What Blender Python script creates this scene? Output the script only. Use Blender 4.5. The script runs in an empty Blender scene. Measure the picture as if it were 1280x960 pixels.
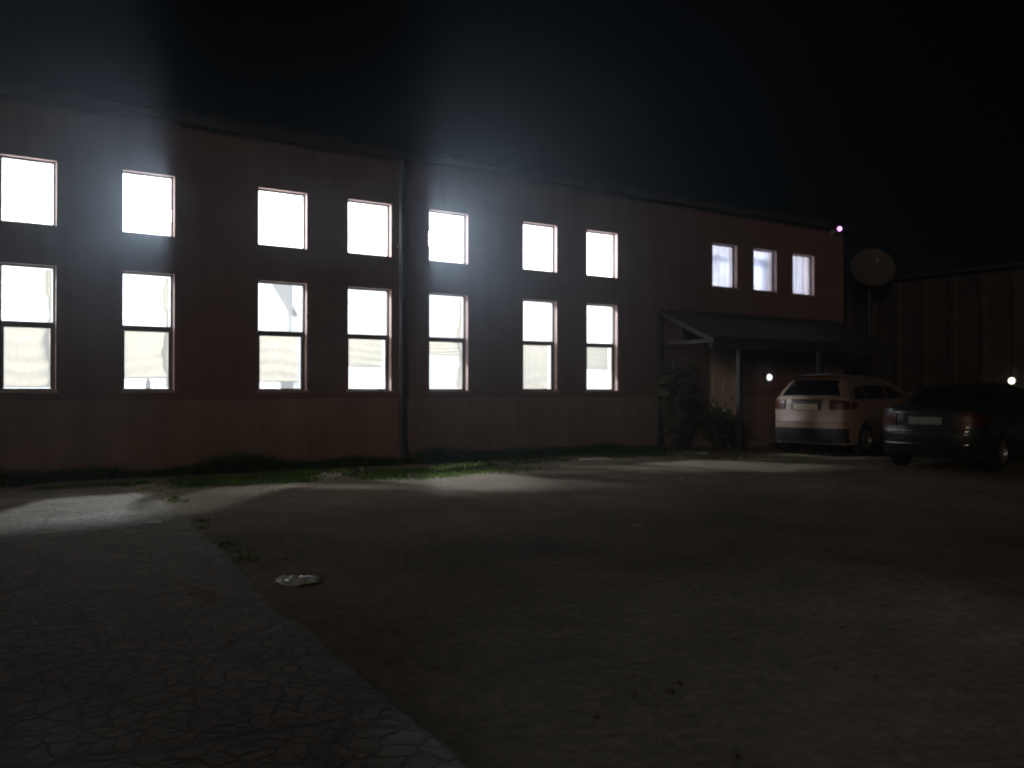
import bpy, bmesh, math, random
from mathutils import Vector, Matrix
R = math.radians
random.seed(7)
GLARE_HAZE = .0027
scene = bpy.context.scene
COL = scene.collection

# ------------------------------------------------------------------ helpers
class MB:
    """collects geometry; build() links it as ONE mesh object"""
    def __init__(self): self.v = []; self.f = []; self.m = []
    def face(self, pts, mi=0):
        n = len(self.v); self.v += [tuple(p) for p in pts]; self.f.append(tuple(range(n, n+len(pts)))); self.m.append(mi)
    def mesh(self, vs, fs, mi=0):
        n = len(self.v); self.v += [tuple(p) for p in vs]
        for f in fs: self.f.append(tuple(i+n for i in f)); self.m.append(mi)
    def box(self, a, b, mi=0):
        x0,y0,z0 = a; x1,y1,z1 = b
        vs = [(x0,y0,z0),(x1,y0,z0),(x1,y1,z0),(x0,y1,z0),(x0,y0,z1),(x1,y0,z1),(x1,y1,z1),(x0,y1,z1)]
        self.mesh(vs, [(0,3,2,1),(4,5,6,7),(0,1,5,4),(1,2,6,5),(2,3,7,6),(3,0,4,7)], mi)
    def bar(self, p, q, w, h, mi=0):
        p = Vector(p); q = Vector(q); d = (q-p).normalized()
        up = Vector((0,0,1)) if abs(d.z) < .95 else Vector((0,1,0))
        s = d.cross(up).normalized(); u = s.cross(d)
        vs = []
        for c in (p, q):
            for a, b in ((-1,-1),(1,-1),(1,1),(-1,1)): vs.append(c + s*a*w/2 + u*b*h/2)
        self.mesh(vs, [(0,1,2,3),(7,6,5,4),(0,4,5,1),(1,5,6,2),(2,6,7,3),(3,7,4,0)], mi)
    def tube(self, pts, rad, n=12, mi=0, cap=True):
        pts = [Vector(p) for p in pts]
        rs = rad if isinstance(rad, (list, tuple)) else [rad]*len(pts)
        base = len(self.v); prev = None
        for i, p in enumerate(pts):
            d = (pts[min(i+1, len(pts)-1)] - pts[max(i-1, 0)]).normalized()
            if prev is None:
                up = Vector((0,0,1)) if abs(d.z) < .9 else Vector((1,0,0)); s = d.cross(up).normalized()
            else: s = (prev - d*prev.dot(d)).normalized()
            prev = s; t = d.cross(s)
            for k in range(n):
                a = 2*math.pi*k/n; self.v.append(tuple(p + (s*math.cos(a)+t*math.sin(a))*rs[i]))
        for i in range(len(pts)-1):
            for k in range(n):
                a = base+i*n+k; b = base+i*n+(k+1) % n
                self.f.append((a, b, b+n, a+n)); self.m.append(mi)
        if cap:
            self.f.append(tuple(base+k for k in reversed(range(n)))); self.m.append(mi)
            e = base+(len(pts)-1)*n; self.f.append(tuple(e+k for k in range(n))); self.m.append(mi)
    def lathe(self, prof, M, n=32, mi=0):
        """prof: (r, h) pairs round local Z of matrix M"""
        base = len(self.v)
        for r, h in prof:
            for k in range(n):
                a = 2*math.pi*k/n; self.v.append(tuple(M @ Vector((r*math.cos(a), r*math.sin(a), h))))
        for i in range(len(prof)-1):
            for k in range(n):
                a = base+i*n+k; b = base+i*n+(k+1) % n
                self.f.append((a, b, b+n, a+n)); self.m.append(mi)
    def build(self, name, mats, parent=None, smooth=None, bevel=None):
        me = bpy.data.meshes.new(name); me.from_pydata(self.v, [], self.f)
        if not isinstance(mats, (list, tuple)): mats = [mats]
        for m in mats: me.materials.append(m)
        me.polygons.foreach_set('material_index', self.m)
        bm = bmesh.new(); bm.from_mesh(me)
        bmesh.ops.remove_doubles(bm, verts=bm.verts, dist=1e-5)
        bmesh.ops.recalc_face_normals(bm, faces=bm.faces)
        bm.to_mesh(me); bm.free()
        if smooth is not None:
            me.polygons.foreach_set('use_smooth', [True]*len(me.polygons))
            me.set_sharp_from_angle(angle=R(smooth))
        o = bpy.data.objects.new(name, me); COL.objects.link(o)
        if parent: o.parent = parent
        if bevel:
            b = o.modifiers.new('bevel', 'BEVEL'); b.width = bevel; b.segments = 2; b.limit_method = 'ANGLE'
        return o

def empty(name, loc, rz=0, **k):
    o = bpy.data.objects.new(name, None); COL.objects.link(o); o.location = loc; o.rotation_euler.z = rz
    o.empty_display_size = .2
    return o
def tag(o, label=None, cat=None, group=None, kind=None):
    if label: o['label'] = label
    if cat: o['category'] = cat
    if group: o['group'] = group
    if kind: o['kind'] = kind
    return o

def mat(name, col, rough=.8, metal=0, var=.0, scale=3.0, bump=.0, bscale=30., detail=6, spec=.5, coat=0, col2=None, emit=None, estr=0):
    m = bpy.data.materials.new(name); m.use_nodes = True; nt = m.node_tree; N = nt.nodes; L = nt.links
    b = N['Principled BSDF']; b.inputs['Roughness'].default_value = rough; b.inputs['Metallic'].default_value = metal
    b.inputs['Specular IOR Level'].default_value = spec; b.inputs['Coat Weight'].default_value = coat
    b.inputs['Coat Roughness'].default_value = .06
    b.inputs['Base Color'].default_value = (*col, 1)
    if var or bump or col2:
        tc = N.new('ShaderNodeTexCoord')
    if var or col2:
        n = N.new('ShaderNodeTexNoise'); n.inputs['Scale'].default_value = scale; n.inputs['Detail'].default_value = detail
        n.inputs['Roughness'].default_value = .65
        L.new(tc.outputs['Object'], n.inputs['Vector'])
        r = N.new('ShaderNodeValToRGB'); r.color_ramp.elements[0].position = .35; r.color_ramp.elements[1].position = .68
        c2 = col2 if col2 else tuple(c*(1-var) for c in col)
        r.color_ramp.elements[0].color = (*c2, 1); r.color_ramp.elements[1].color = (*col, 1)
        L.new(n.outputs['Fac'], r.inputs['Fac']); L.new(r.outputs['Color'], b.inputs['Base Color'])
    if bump:
        n2 = N.new('ShaderNodeTexNoise'); n2.inputs['Scale'].default_value = bscale; n2.inputs['Detail'].default_value = 8
        L.new(tc.outputs['Object'], n2.inputs['Vector'])
        bp = N.new('ShaderNodeBump'); bp.inputs['Strength'].default_value = bump; bp.inputs['Distance'].default_value = .03
        L.new(n2.outputs['Fac'], bp.inputs['Height']); L.new(bp.outputs['Normal'], b.inputs['Normal'])
    if emit:
        b.inputs['Emission Color'].default_value = (*emit, 1); b.inputs['Emission Strength'].default_value = estr
    return m

def glass_mat(name, tint=(1,1,1), dirt=.15, gloss=.06, glare_col=(.9,.93,1), glow=0):
    m = bpy.data.materials.new(name); m.use_nodes = True; nt = m.node_tree; N = nt.nodes; L = nt.links
    N.clear(); out = N.new('ShaderNodeOutputMaterial')
    t = N.new('ShaderNodeBsdfTransparent'); t.inputs['Color'].default_value = (*tint, 1)
    g = N.new('ShaderNodeBsdfGlossy'); g.inputs['Roughness'].default_value = .03
    d = N.new('ShaderNodeBsdfTranslucent'); d.inputs['Color'].default_value = (*glare_col, 1)  # this share whitens the pane evenly, as glare would
    m1 = N.new('ShaderNodeMixShader'); m1.inputs['Fac'].default_value = dirt
    m2 = N.new('ShaderNodeMixShader'); m2.inputs['Fac'].default_value = gloss
    if glow:
        d = N.new('ShaderNodeEmission'); d.inputs['Color'].default_value = (*glare_col, 1); d.inputs['Strength'].default_value = glow/dirt  # pane emits light of its own, put in instead of a dusty film
    L.new(t.outputs[0], m1.inputs[1]); L.new(d.outputs[0], m1.inputs[2])
    L.new(m1.outputs[0], m2.inputs[1]); L.new(g.outputs[0], m2.inputs[2]); L.new(m2.outputs[0], out.inputs['Surface'])
    return m

def cloth_mat(name, col, trans=.6, clear=.1, var=.25):
    m = bpy.data.materials.new(name); m.use_nodes = True; nt = m.node_tree; N = nt.nodes; L = nt.links
    N.clear(); out = N.new('ShaderNodeOutputMaterial')
    tc = N.new('ShaderNodeTexCoord'); n = N.new('ShaderNodeTexNoise'); n.inputs['Scale'].default_value = 3; n.inputs['Detail'].default_value = 4
    L.new(tc.outputs['Object'], n.inputs['Vector'])
    r = N.new('ShaderNodeValToRGB'); r.color_ramp.elements[0].color = (*[c*(1-var) for c in col], 1); r.color_ramp.elements[1].color = (*col, 1)
    r.color_ramp.elements[0].position = .3; r.color_ramp.elements[1].position = .65
    L.new(n.outputs['Fac'], r.inputs['Fac'])
    d = N.new('ShaderNodeBsdfDiffuse'); t = N.new('ShaderNodeBsdfTranslucent'); c = N.new('ShaderNodeBsdfTransparent')
    L.new(r.outputs[0], d.inputs['Color']); L.new(r.outputs[0], t.inputs['Color'])
    m1 = N.new('ShaderNodeMixShader'); m1.inputs['Fac'].default_value = trans
    m2 = N.new('ShaderNodeMixShader'); m2.inputs['Fac'].default_value = clear
    L.new(d.outputs[0], m1.inputs[1]); L.new(t.outputs[0], m1.inputs[2]); L.new(m1.outputs[0], m2.inputs[1]); L.new(c.outputs[0], m2.inputs[2])
    L.new(m2.outputs[0], out.inputs['Surface'])
    return m

def emit_mat(name, col, s):
    m = bpy.data.materials.new(name); m.use_nodes = True; N = m.node_tree.nodes; L = m.node_tree.links
    N.clear(); out = N.new('ShaderNodeOutputMaterial'); e = N.new('ShaderNodeEmission')
    e.inputs['Color'].default_value = (*col, 1); e.inputs['Strength'].default_value = s
    L.new(e.outputs[0], out.inputs['Surface']); return m

def wall_mat(name, c1, c2, stain):
    """painted plaster: blotches, vertical weather streaks, grime splashed up from the ground"""
    m = bpy.data.materials.new(name); m.use_nodes = True; nt = m.node_tree; N = nt.nodes; L = nt.links
    b = N['Principled BSDF']; b.inputs['Roughness'].default_value = .9; b.inputs['Specular IOR Level'].default_value = .2
    tc = N.new('ShaderNodeTexCoord')
    n1 = N.new('ShaderNodeTexNoise'); n1.inputs['Scale'].default_value = 1.2; n1.inputs['Detail'].default_value = 8; n1.inputs['Roughness'].default_value = .7
    L.new(tc.outputs['Object'], n1.inputs['Vector'])
    mp = N.new('ShaderNodeMapping'); mp.inputs['Scale'].default_value = (5, 5, .35); L.new(tc.outputs['Object'], mp.inputs['Vector'])
    n2 = N.new('ShaderNodeTexNoise'); n2.inputs['Scale'].default_value = 1; n2.inputs['Detail'].default_value = 6; L.new(mp.outputs[0], n2.inputs['Vector'])
    r = N.new('ShaderNodeValToRGB'); r.color_ramp.elements[0].position = .33; r.color_ramp.elements[1].position = .66
    r.color_ramp.elements[0].color = (*c2, 1); r.color_ramp.elements[1].color = (*c1, 1); L.new(n1.outputs['Fac'], r.inputs['Fac'])
    r2 = N.new('ShaderNodeValToRGB'); r2.color_ramp.elements[0].position = .3; r2.color_ramp.elements[1].position = .55
    r2.color_ramp.elements[0].color = (*stain, 1); r2.color_ramp.elements[1].color = (1, 1, 1, 1); L.new(n2.outputs['Fac'], r2.inputs['Fac'])
    mx = N.new('ShaderNodeMix'); mx.data_type = 'RGBA'; mx.blend_type = 'MULTIPLY'; mx.inputs['Factor'].default_value = 1
    L.new(r.outputs[0], mx.inputs['A']); L.new(r2.outputs[0], mx.inputs['B']); L.new(mx.outputs['Result'], b.inputs['Base Color'])
    n3 = N.new('ShaderNodeTexNoise'); n3.inputs['Scale'].default_value = 45; n3.inputs['Detail'].default_value = 6; L.new(tc.outputs['Object'], n3.inputs['Vector'])
    bp = N.new('ShaderNodeBump'); bp.inputs['Strength'].default_value = .35; bp.inputs['Distance'].default_value = .02
    L.new(n3.outputs['Fac'], bp.inputs['Height']); L.new(bp.outputs[0], b.inputs['Normal'])
    return m

M = {}
M['wall'] = wall_mat('red_brown_plaster', (.29,.19,.16), (.235,.15,.125), (.86,.84,.83))
M['dado'] = wall_mat('buff_plaster', (.40,.30,.245), (.31,.23,.19), (.84,.82,.80))
M['inside'] = mat('white_inside_paint', (.8,.8,.79), .9, var=.06, scale=2)
M['floor'] = mat('hall_floor', (.42,.40,.37), .7, var=.2)
M['reveal'] = mat('pinkish_reveal', (.55,.40,.37), .9, var=.12, scale=6)
M['frame'] = mat('grey_window_frame', (.17,.155,.145), .55, var=.25, scale=8)
M['glass'] = glass_mat('whitened_window_glass', dirt=.2)
M['litglass'] = glass_mat('lit_window_glass', dirt=.3, glare_col=(.90,.95,1.0), glow=2.0)  # glow painted into the glass, on top of the hall bulbs
M['litglass2'] = glass_mat('lit_lower_glass', dirt=.3, glare_col=(.92,.96,1.0), glow=.3)
M['blind'] = cloth_mat('cream_blind', (.40,.35,.25), trans=.50, clear=.0, var=.14)
M['net'] = cloth_mat('pale_net_curtain', (.66,.70,.80), trans=.6, clear=.14, var=.3)
M['bulb'] = emit_mat('cold_white_bulb', (.84,.92,1.0), 6600)
M['roombulb'] = emit_mat('office_bulb', (.84,.89,1.0), 1200)
M['steel'] = mat('grey_steel', (.30,.31,.32), .5, metal=.3, var=.3, scale=10)
M['darksteel'] = mat('dark_painted_steel', (.07,.068,.065), .6, var=.4, scale=8)
M['rust'] = mat('rusty_roof_sheet', (.06,.051,.046), .8, var=.5, scale=2, bump=.1)
M['pipe'] = mat('grey_downpipe', (.10,.095,.09), .6, var=.3)
M['door'] = mat('pale_door_paint', (.80,.70,.62), .7, var=.12, scale=4)
M['pale'] = mat('pale_timber', (.11,.107,.10), .7, var=.25, scale=6)
M['concrete'] = mat('step_concrete', (.30,.285,.26), .9, var=.3, scale=4, bump=.4)
M['leaf'] = mat('dark_leaf', (.055,.085,.032), .55, col2=(.028,.05,.018), scale=6)
M['leaf2'] = mat('pale_leaf', (.16,.19,.11), .5, col2=(.07,.10,.05), scale=5)
M['stem'] = mat('shrub_stem', (.08,.06,.045), .9, var=.3)
M['grass'] = cloth_mat('grass_blade', (.12,.21,.04), trans=.55, clear=0, var=.4)
M['stone'] = mat('yard_stone', (.26,.225,.175), .95, var=.3, scale=9)
M['dishmat'] = mat('weathered_dish', (.13,.11,.095), .75, var=.35, scale=4)
M['plastic'] = mat('pale_camera_plastic', (.55,.55,.55), .4)
M['ir'] = emit_mat('infrared_glow', (.78,.25,1.0), 7)
M['warm'] = emit_mat('warm_bulkhead', (1,.86,.66), 5)
M['cool'] = emit_mat('cool_bulkhead', (.78,.85,1.0), 2.2)
M['bag'] = mat('white_plastic_film', (.74,.84,.82), .38, spec=.6, coat=.5, var=.1, scale=14)
M['paper'] = mat('pinkish_paper', (.60,.42,.38), .8)
M['paper2'] = mat('white_paper', (.62,.57,.52), .8)
M['shed'] = mat('brown_ribbed_sheet', (.075,.06,.048), .8, var=.45, scale=1.3, bump=.1)
M['shedroof'] = mat('shed_roof_sheet', (.05,.046,.043), .8, var=.4, scale=2)

# ------------------------------------------------------------------ ground
def ground_mat():
    m = bpy.data.materials.new('packed_dirt_yard'); m.use_nodes = True; nt = m.node_tree; N = nt.nodes; L = nt.links
    b = N['Principled BSDF']; b.inputs['Roughness'].default_value = .95; b.inputs['Specular IOR Level'].default_value = .15
    tc = N.new('ShaderNodeTexCoord')
    n1 = N.new('ShaderNodeTexNoise'); n1.inputs['Scale'].default_value = .55; n1.inputs['Detail'].default_value = 10; n1.inputs['Roughness'].default_value = .68
    n2 = N.new('ShaderNodeTexNoise'); n2.inputs['Scale'].default_value = 14; n2.inputs['Detail'].default_value = 8; n2.inputs['Roughness'].default_value = .7
    for n in (n1, n2): L.new(tc.outputs['Object'], n.inputs['Vector'])
    r = N.new('ShaderNodeValToRGB'); e = r.color_ramp.elements
    e[0].position = .32; e[0].color = (.185,.154,.107,1); e[1].position = .7; e[1].color = (.45,.38,.275,1)
    k = e.new(.5); k.color = (.295,.247,.175,1)
    L.new(n1.outputs['Fac'], r.inputs['Fac'])
    r2 = N.new('ShaderNodeValToRGB'); r2.color_ramp.elements[0].position = .3; r2.color_ramp.elements[1].position = .7
    r2.color_ramp.elements[0].color = (.5,.48,.46,1); r2.color_ramp.elements[1].color = (1.15,1.12,1.1,1); L.new(n2.outputs['Fac'], r2.inputs['Fac'])
    mx = N.new('ShaderNodeMix'); mx.data_type = 'RGBA'; mx.blend_type = 'MULTIPLY'; mx.inputs['Factor'].default_value = 1
    L.new(r.outputs[0], mx.inputs['A']); L.new(r2.outputs[0], mx.inputs['B']); L.new(mx.outputs['Result'], b.inputs['Base Color'])
    bp = N.new('ShaderNodeBump'); bp.inputs['Strength'].default_value = .8; bp.inputs['Distance'].default_value = .05
    ad = N.new('ShaderNodeMath'); ad.operation = 'ADD'; L.new(n1.outputs['Fac'], ad.inputs[0]); L.new(n2.outputs['Fac'], ad.inputs[1])
    L.new(ad.outputs[0], bp.inputs['Height']); L.new(bp.outputs[0], b.inputs['Normal'])
    return m

def paving_mat():
    m = bpy.data.materials.new('crazed_old_paving'); m.use_nodes = True; nt = m.node_tree; N = nt.nodes; L = nt.links
    b = N['Principled BSDF']; b.inputs['Roughness'].default_value = .78; b.inputs['Specular IOR Level'].default_value = .25
    tc = N.new('ShaderNodeTexCoord')
    nd = N.new('ShaderNodeTexNoise'); nd.inputs['Scale'].default_value = 2.5; nd.inputs['Detail'].default_value = 5; L.new(tc.outputs['Object'], nd.inputs['Vector'])
    mxv = N.new('ShaderNodeMix'); mxv.data_type = 'RGBA'; mxv.blend_type = 'LINEAR_LIGHT'; mxv.inputs['Factor'].default_value = .16
    L.new(tc.outputs['Object'], mxv.inputs['A']); L.new(nd.outputs['Color'], mxv.inputs['B'])
    v = N.new('ShaderNodeTexVoronoi'); v.feature = 'DISTANCE_TO_EDGE'; v.inputs['Scale'].default_value = 9; L.new(mxv.outputs['Result'], v.inputs['Vector'])
    v2 = N.new('ShaderNodeTexVoronoi'); v2.feature = 'DISTANCE_TO_EDGE'; v2.inputs['Scale'].default_value = .7; L.new(mxv.outputs['Result'], v2.inputs['Vector'])
    c1 = N.new('ShaderNodeMapRange'); c1.inputs['From Max'].default_value = .10; c1.inputs['To Min'].default_value = .42; L.new(v.outputs['Distance'], c1.inputs['Value'])
    c2 = N.new('ShaderNodeMapRange'); c2.inputs['From Max'].default_value = .03; c2.inputs['To Min'].default_value = .4; L.new(v2.outputs['Distance'], c2.inputs['Value'])
    # crazing comes and goes in patches
    npat = N.new('ShaderNodeTexNoise'); npat.inputs['Scale'].default_value = .7; npat.inputs['Detail'].default_value = 3; L.new(tc.outputs['Object'], npat.inputs['Vector'])
    pr = N.new('ShaderNodeMapRange'); pr.inputs['From Min'].default_value = .55; pr.inputs['From Max'].default_value = .8; L.new(npat.outputs['Fac'], pr.inputs['Value'])
    mxx = N.new('ShaderNodeMath'); mxx.operation = 'MAXIMUM'; L.new(c1.outputs[0], mxx.inputs[0]); L.new(pr.outputs[0], mxx.inputs[1])
    mn = N.new('ShaderNodeMath'); mn.operation = 'MINIMUM'; L.new(mxx.outputs[0], mn.inputs[0]); L.new(c2.outputs[0], mn.inputs[1])
    n2 = N.new('ShaderNodeTexNoise'); n2.inputs['Scale'].default_value = 2.3; n2.inputs['Detail'].default_value = 12; n2.inputs['Roughness'].default_value = .72; L.new(tc.outputs['Object'], n2.inputs['Vector'])
    r = N.new('ShaderNodeValToRGB'); r.color_ramp.elements[0].position = .3; r.color_ramp.elements[1].position = .7
    r.color_ramp.elements[0].color = (.145,.118,.084,1); r.color_ramp.elements[1].color = (.32,.264,.192,1); L.new(n2.outputs['Fac'], r.inputs['Fac'])
    mx = N.new('ShaderNodeMix'); mx.data_type = 'RGBA'; mx.inputs['A'].default_value = (.05,.042,.035,1)
    L.new(mn.outputs[0], mx.inputs['Factor']); L.new(r.outputs[0], mx.inputs['B']); L.new(mx.outputs['Result'], b.inputs['Base Color'])
    n3 = N.new('ShaderNodeTexNoise'); n3.inputs['Scale'].default_value = 22; n3.inputs['Detail'].default_value = 8; L.new(tc.outputs['Object'], n3.inputs['Vector'])
    ad = N.new('ShaderNodeMath'); ad.operation = 'MULTIPLY_ADD'; ad.inputs[1].default_value = .5; L.new(n3.outputs['Fac'], ad.inputs[0]); L.new(mn.outputs[0], ad.inputs[2])
    bp = N.new('ShaderNodeBump'); bp.inputs['Strength'].default_value = .5; bp.inputs['Distance'].default_value = .02
    L.new(ad.outputs[0], bp.inputs['Height']); L.new(bp.outputs[0], b.inputs['Normal'])
    return m

from mathutils import noise as mn
def gz(x, y):
    if y > -.15: return 0
    a = min(1, (-.15-y)/1.2)
    return a*(.035*mn.noise((x*.35, y*.35, 1.7)) + .018*mn.noise((x*1.3, y*1.3, 4.1))) - .01 - (.03 if x < 1.3 else 0)
g = MB()
xs = [-60,-40,-25,-15,-9]+[-6+.3*i for i in range(107)]+[28,34,45,60,90]
ys = [-60,-40,-28,-20]+[-16+.3*i for i in range(54)]+[.2, 4, 12, 30, 60, 120]
for i in range(len(xs)):
    for j in range(len(ys)): g.v.append((xs[i], ys[j], gz(xs[i], ys[j])))
for i in range(len(xs)-1):
    for j in range(len(ys)-1):
        a = i*len(ys)+j; g.f.append((a, a+len(ys), a+len(ys)+1, a+1)); g.m.append(0)
tag(g.build('ground', ground_mat(), smooth=60), kind='structure')

# worn paved drive on the left; its broken right edge runs out from the hall
pv = MB(); edge = []
y = -1.55
while y > -24:
    bx = 2.5 - (min(-3.5, y)+3.5)*-.108 if y < -3.5 else 2.5 + (y+3.5)*-.07
    edge.append((bx + .03*mn.noise((y*.8, 3, 0)) + .045*mn.noise((y*3.1, 8, 0)) + .04*mn.noise((y*7.7, 2, 0)), y)); y -= .08
zt = .008
def pz(x, y): return zt + .012*mn.noise((x*.5, y*.5, 9))
cols = 26
for (ex, ey) in edge:
    for k in range(cols+1):
        x = ex + (-9.5-ex)*(k/cols)**1.5 if k < 18 else 2 + (-11.5)*(k/cols)**1.5
        zz = pz(x, ey) if k else zt-.018
        pv.v.append((x, ey + (.1*mn.noise((x*1.5, 0, 5)) if ey > -1.6 else 0), zz))
for j in range(len(edge)-1):
    for k in range(cols):
        a = j*(cols+1)+k; pv.f.append((a, a+1, a+cols+2, a+cols+1)); pv.m.append(0)
n0 = len(pv.v)   # edge skirt
for (ex, ey) in edge: pv.v.append((ex+.03, ey, -.08))
for j in range(len(edge)-1):
    pv.f.append((j*(cols+1), n0+j, n0+j+1, (j+1)*(cols+1))); pv.m.append(0)
n1 = len(pv.v)
for k in range(cols+1):
    p = pv.v[k]; pv.v.append((p[0], p[1]+.02, -.08))
for k in range(cols): pv.f.append((k, n1+k, n1+k+1, k+1)); pv.m.append(0)
tag(pv.build('paved_drive', paving_mat(), smooth=50), kind='structure')

# ------------------------------------------------------------------ the hall
HX0, HX1, PX = -4.2, 20.45, 14.1
TOP = 5.62
TH = .26
WIN = [1.02, 2.64, 4.75, 6.35, 7.98, 10.11, 11.74]
WW = .84
WID = [.72, .77, .84, .84, .84, .84, .84]
SM = [15.51, 16.94, 18.40]
hall = empty('hall_building', (0,0,0))
tag(hall, 'long red-brown two storey hall with rows of brightly lit windows', 'building')
ops = []
for x, ww in zip(WIN, WID): ops += [(x, x+ww, 1.30, 3.13), (x, x+ww, 3.72, 4.68)]
for x in SM: ops.append((x, x+.84, 3.74, 4.76))
ops.append((15.40, 16.36, .18, 2.5))     # door
EX = [(-2.3, -2.3+WW)]
for a, b_ in EX: ops += [(a, b_, 1.30, 3.13), (a, b_, 3.72, 4.68)]

def facade():
    w = MB()
    xs = sorted({HX0, HX1} | {o[0] for o in ops} | {o[1] for o in ops}); zs = sorted({0, TOP} | {o[2] for o in ops} | {o[3] for o in ops})
    def hole(x, z): return any(o[0] < x < o[1] and o[2] < z < o[3] for o in ops)
    for i in range(len(xs)-1):
        for j in range(len(zs)-1):
            if hole((xs[i]+xs[i+1])/2, (zs[j]+zs[j+1])/2): continue
            a, b_, c, d = xs[i], xs[i+1], zs[j], zs[j+1]
            w.face([(a,0,c),(b_,0,c),(b_,0,d),(a,0,d)], 0)
            w.face([(a,TH,c),(a,TH,d),(b_,TH,d),(b_,TH,c)], 1)
    for (a, b_, c, d) in ops:
        w.face([(a,0,c),(a,0,d),(a,TH,d),(a,TH,c)], 2); w.face([(b_,0,c),(b_,TH,c),(b_,TH,d),(b_,0,d)], 2)
        w.face([(a,0,c),(a,TH,c),(b_,TH,c),(b_,0,c)], 2); w.face([(a,0,d),(b_,0,d),(b_,TH,d),(a,TH,d)], 2)
    me = w.build('facade_wall', [M['wall'], M['inside'], M['reveal']], hall)
    return me
facade()
# rendered plinth, 25 mm proud of the wall
p = MB()
for a, b_ in ((HX0, 15.32), (16.44, HX1)):
    p.box((a, -.025, 0), (b_, -.002, 1.16))
p.build('plinth', M['dado'], hall, bevel=.006)
DEPTH = 9.0
s = MB(); s.box((HX0-.0, TH+.003, 0), (HX0+.2, DEPTH, TOP)); s.build('side_wall', [M['inside']], hall)
s = MB(); s.box((HX1-.2, TH+.003, 0), (HX1, DEPTH, TOP)); s.build('side_wall', [M['wall']], hall)
s = MB(); s.box((HX0, DEPTH+.003, 0), (HX1, DEPTH+.2, TOP)); s.build('back_wall', M['inside'], hall)
s = MB(); s.box((PX, TH+.003, .02), (PX+.15, DEPTH-.003, TOP-.09)); s.build('partition', M['inside'], hall)
s = MB(); s.box((HX0+.203, TH+.003, -.1), (HX1-.203, DEPTH-.003, .016)); s.build('hall_floor', M['floor'], hall)
s = MB(); s.box((HX0+.203, TH+.003, TOP-.08), (HX1-.203, DEPTH-.003, TOP-.003)); s.build('ceiling', M['inside'], hall)
s = MB(); s.box((PX+.153, TH+.003, 3.05), (HX1-.203, DEPTH-.003, 3.2)); s.build('upper_floor', M['floor'], hall)
s = MB(); s.box((PX+.153, 4.6, 3.203), (HX1-.203, 4.7, TOP-.083)); s.build('partition', M['inside'], hall)
# shallow sheet roof with a small eave
rf = MB(); n = 160
for i in range(n):
    x0 = HX0-.2+(HX1-HX0+.4)*i/n; x1 = HX0-.2+(HX1-HX0+.4)*(i+1)/n
    za = .025*math.sin(i*1.9); zb = .025*math.sin((i+1)*1.9)
    rf.face([(x0,-.22,TOP+.06+za),(x1,-.22,TOP+.06+zb),(x1,DEPTH+.4,TOP+.25+zb),(x0,DEPTH+.4,TOP+.25+za)])
    rf.face([(x0,-.22,TOP+.01+za),(x1,-.22,TOP+.01+zb),(x1,-.22,TOP+.06+zb),(x0,-.22,TOP+.06+za)])
rf.build('roof', M['rust'], hall)
s = MB(); s.box((HX0-.2, -.2, TOP-.12), (HX1+.2, -.165, TOP+.02)); s.build('fascia_board', M['darksteel'], hall)

# windows: frame (part) > panes, sill, blind (sub-parts)
def sheet(x0, x1, z0, z1, y, amp, nx, nz, fn):
    b = MB()
    for i in range(nx+1):
        for j in range(nz+1):
            u = i/nx; v = j/nz; b.v.append((x0+(x1-x0)*u, y+amp*fn(u, v), z0+(z1-z0)*v))
    for i in range(nx):
        for j in range(nz):
            a = i*(nz+1)+j; b.f.append((a, a+nz+1, a+nz+2, a+1)); b.m.append(0)
    return b
YF0, YF1 = .10, .15
def frame_mb(x0, x1, z0, z1, w=.03, bars=(), heavy_below=None, hw=.05):
    f = MB(); f.box((x0,YF0,z0),(x0+w,YF1,z1)); f.box((x1-w,YF0,z0),(x1,YF1,z1))
    f.box((x0+w,YF0,z0),(x1-w,YF1,z0+w)); f.box((x0+w,YF0,z1-w),(x1-w,YF1,z1))
    for (a, b_) in bars: f.box((x0+w,YF0-.012,a),(x1-w,YF1-.003,b_))
    if heavy_below:
        f.box((x0+w+.001,YF0+.008,z0+w+.001),(x0+w+hw,YF1-.008,heavy_below)); f.box((x1-w-hw,YF0+.008,z0+w+.001),(x1-w-.001,YF1-.008,heavy_below))
    return f
BL = [  # blind bottom, fold, bottom style of the lower sash of each window
 (1.36, .02), (1.50, .012), (1.46, .018), (1.74, .014), (1.98, .02), (1.33, .012), (1.76, .01)]
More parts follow.
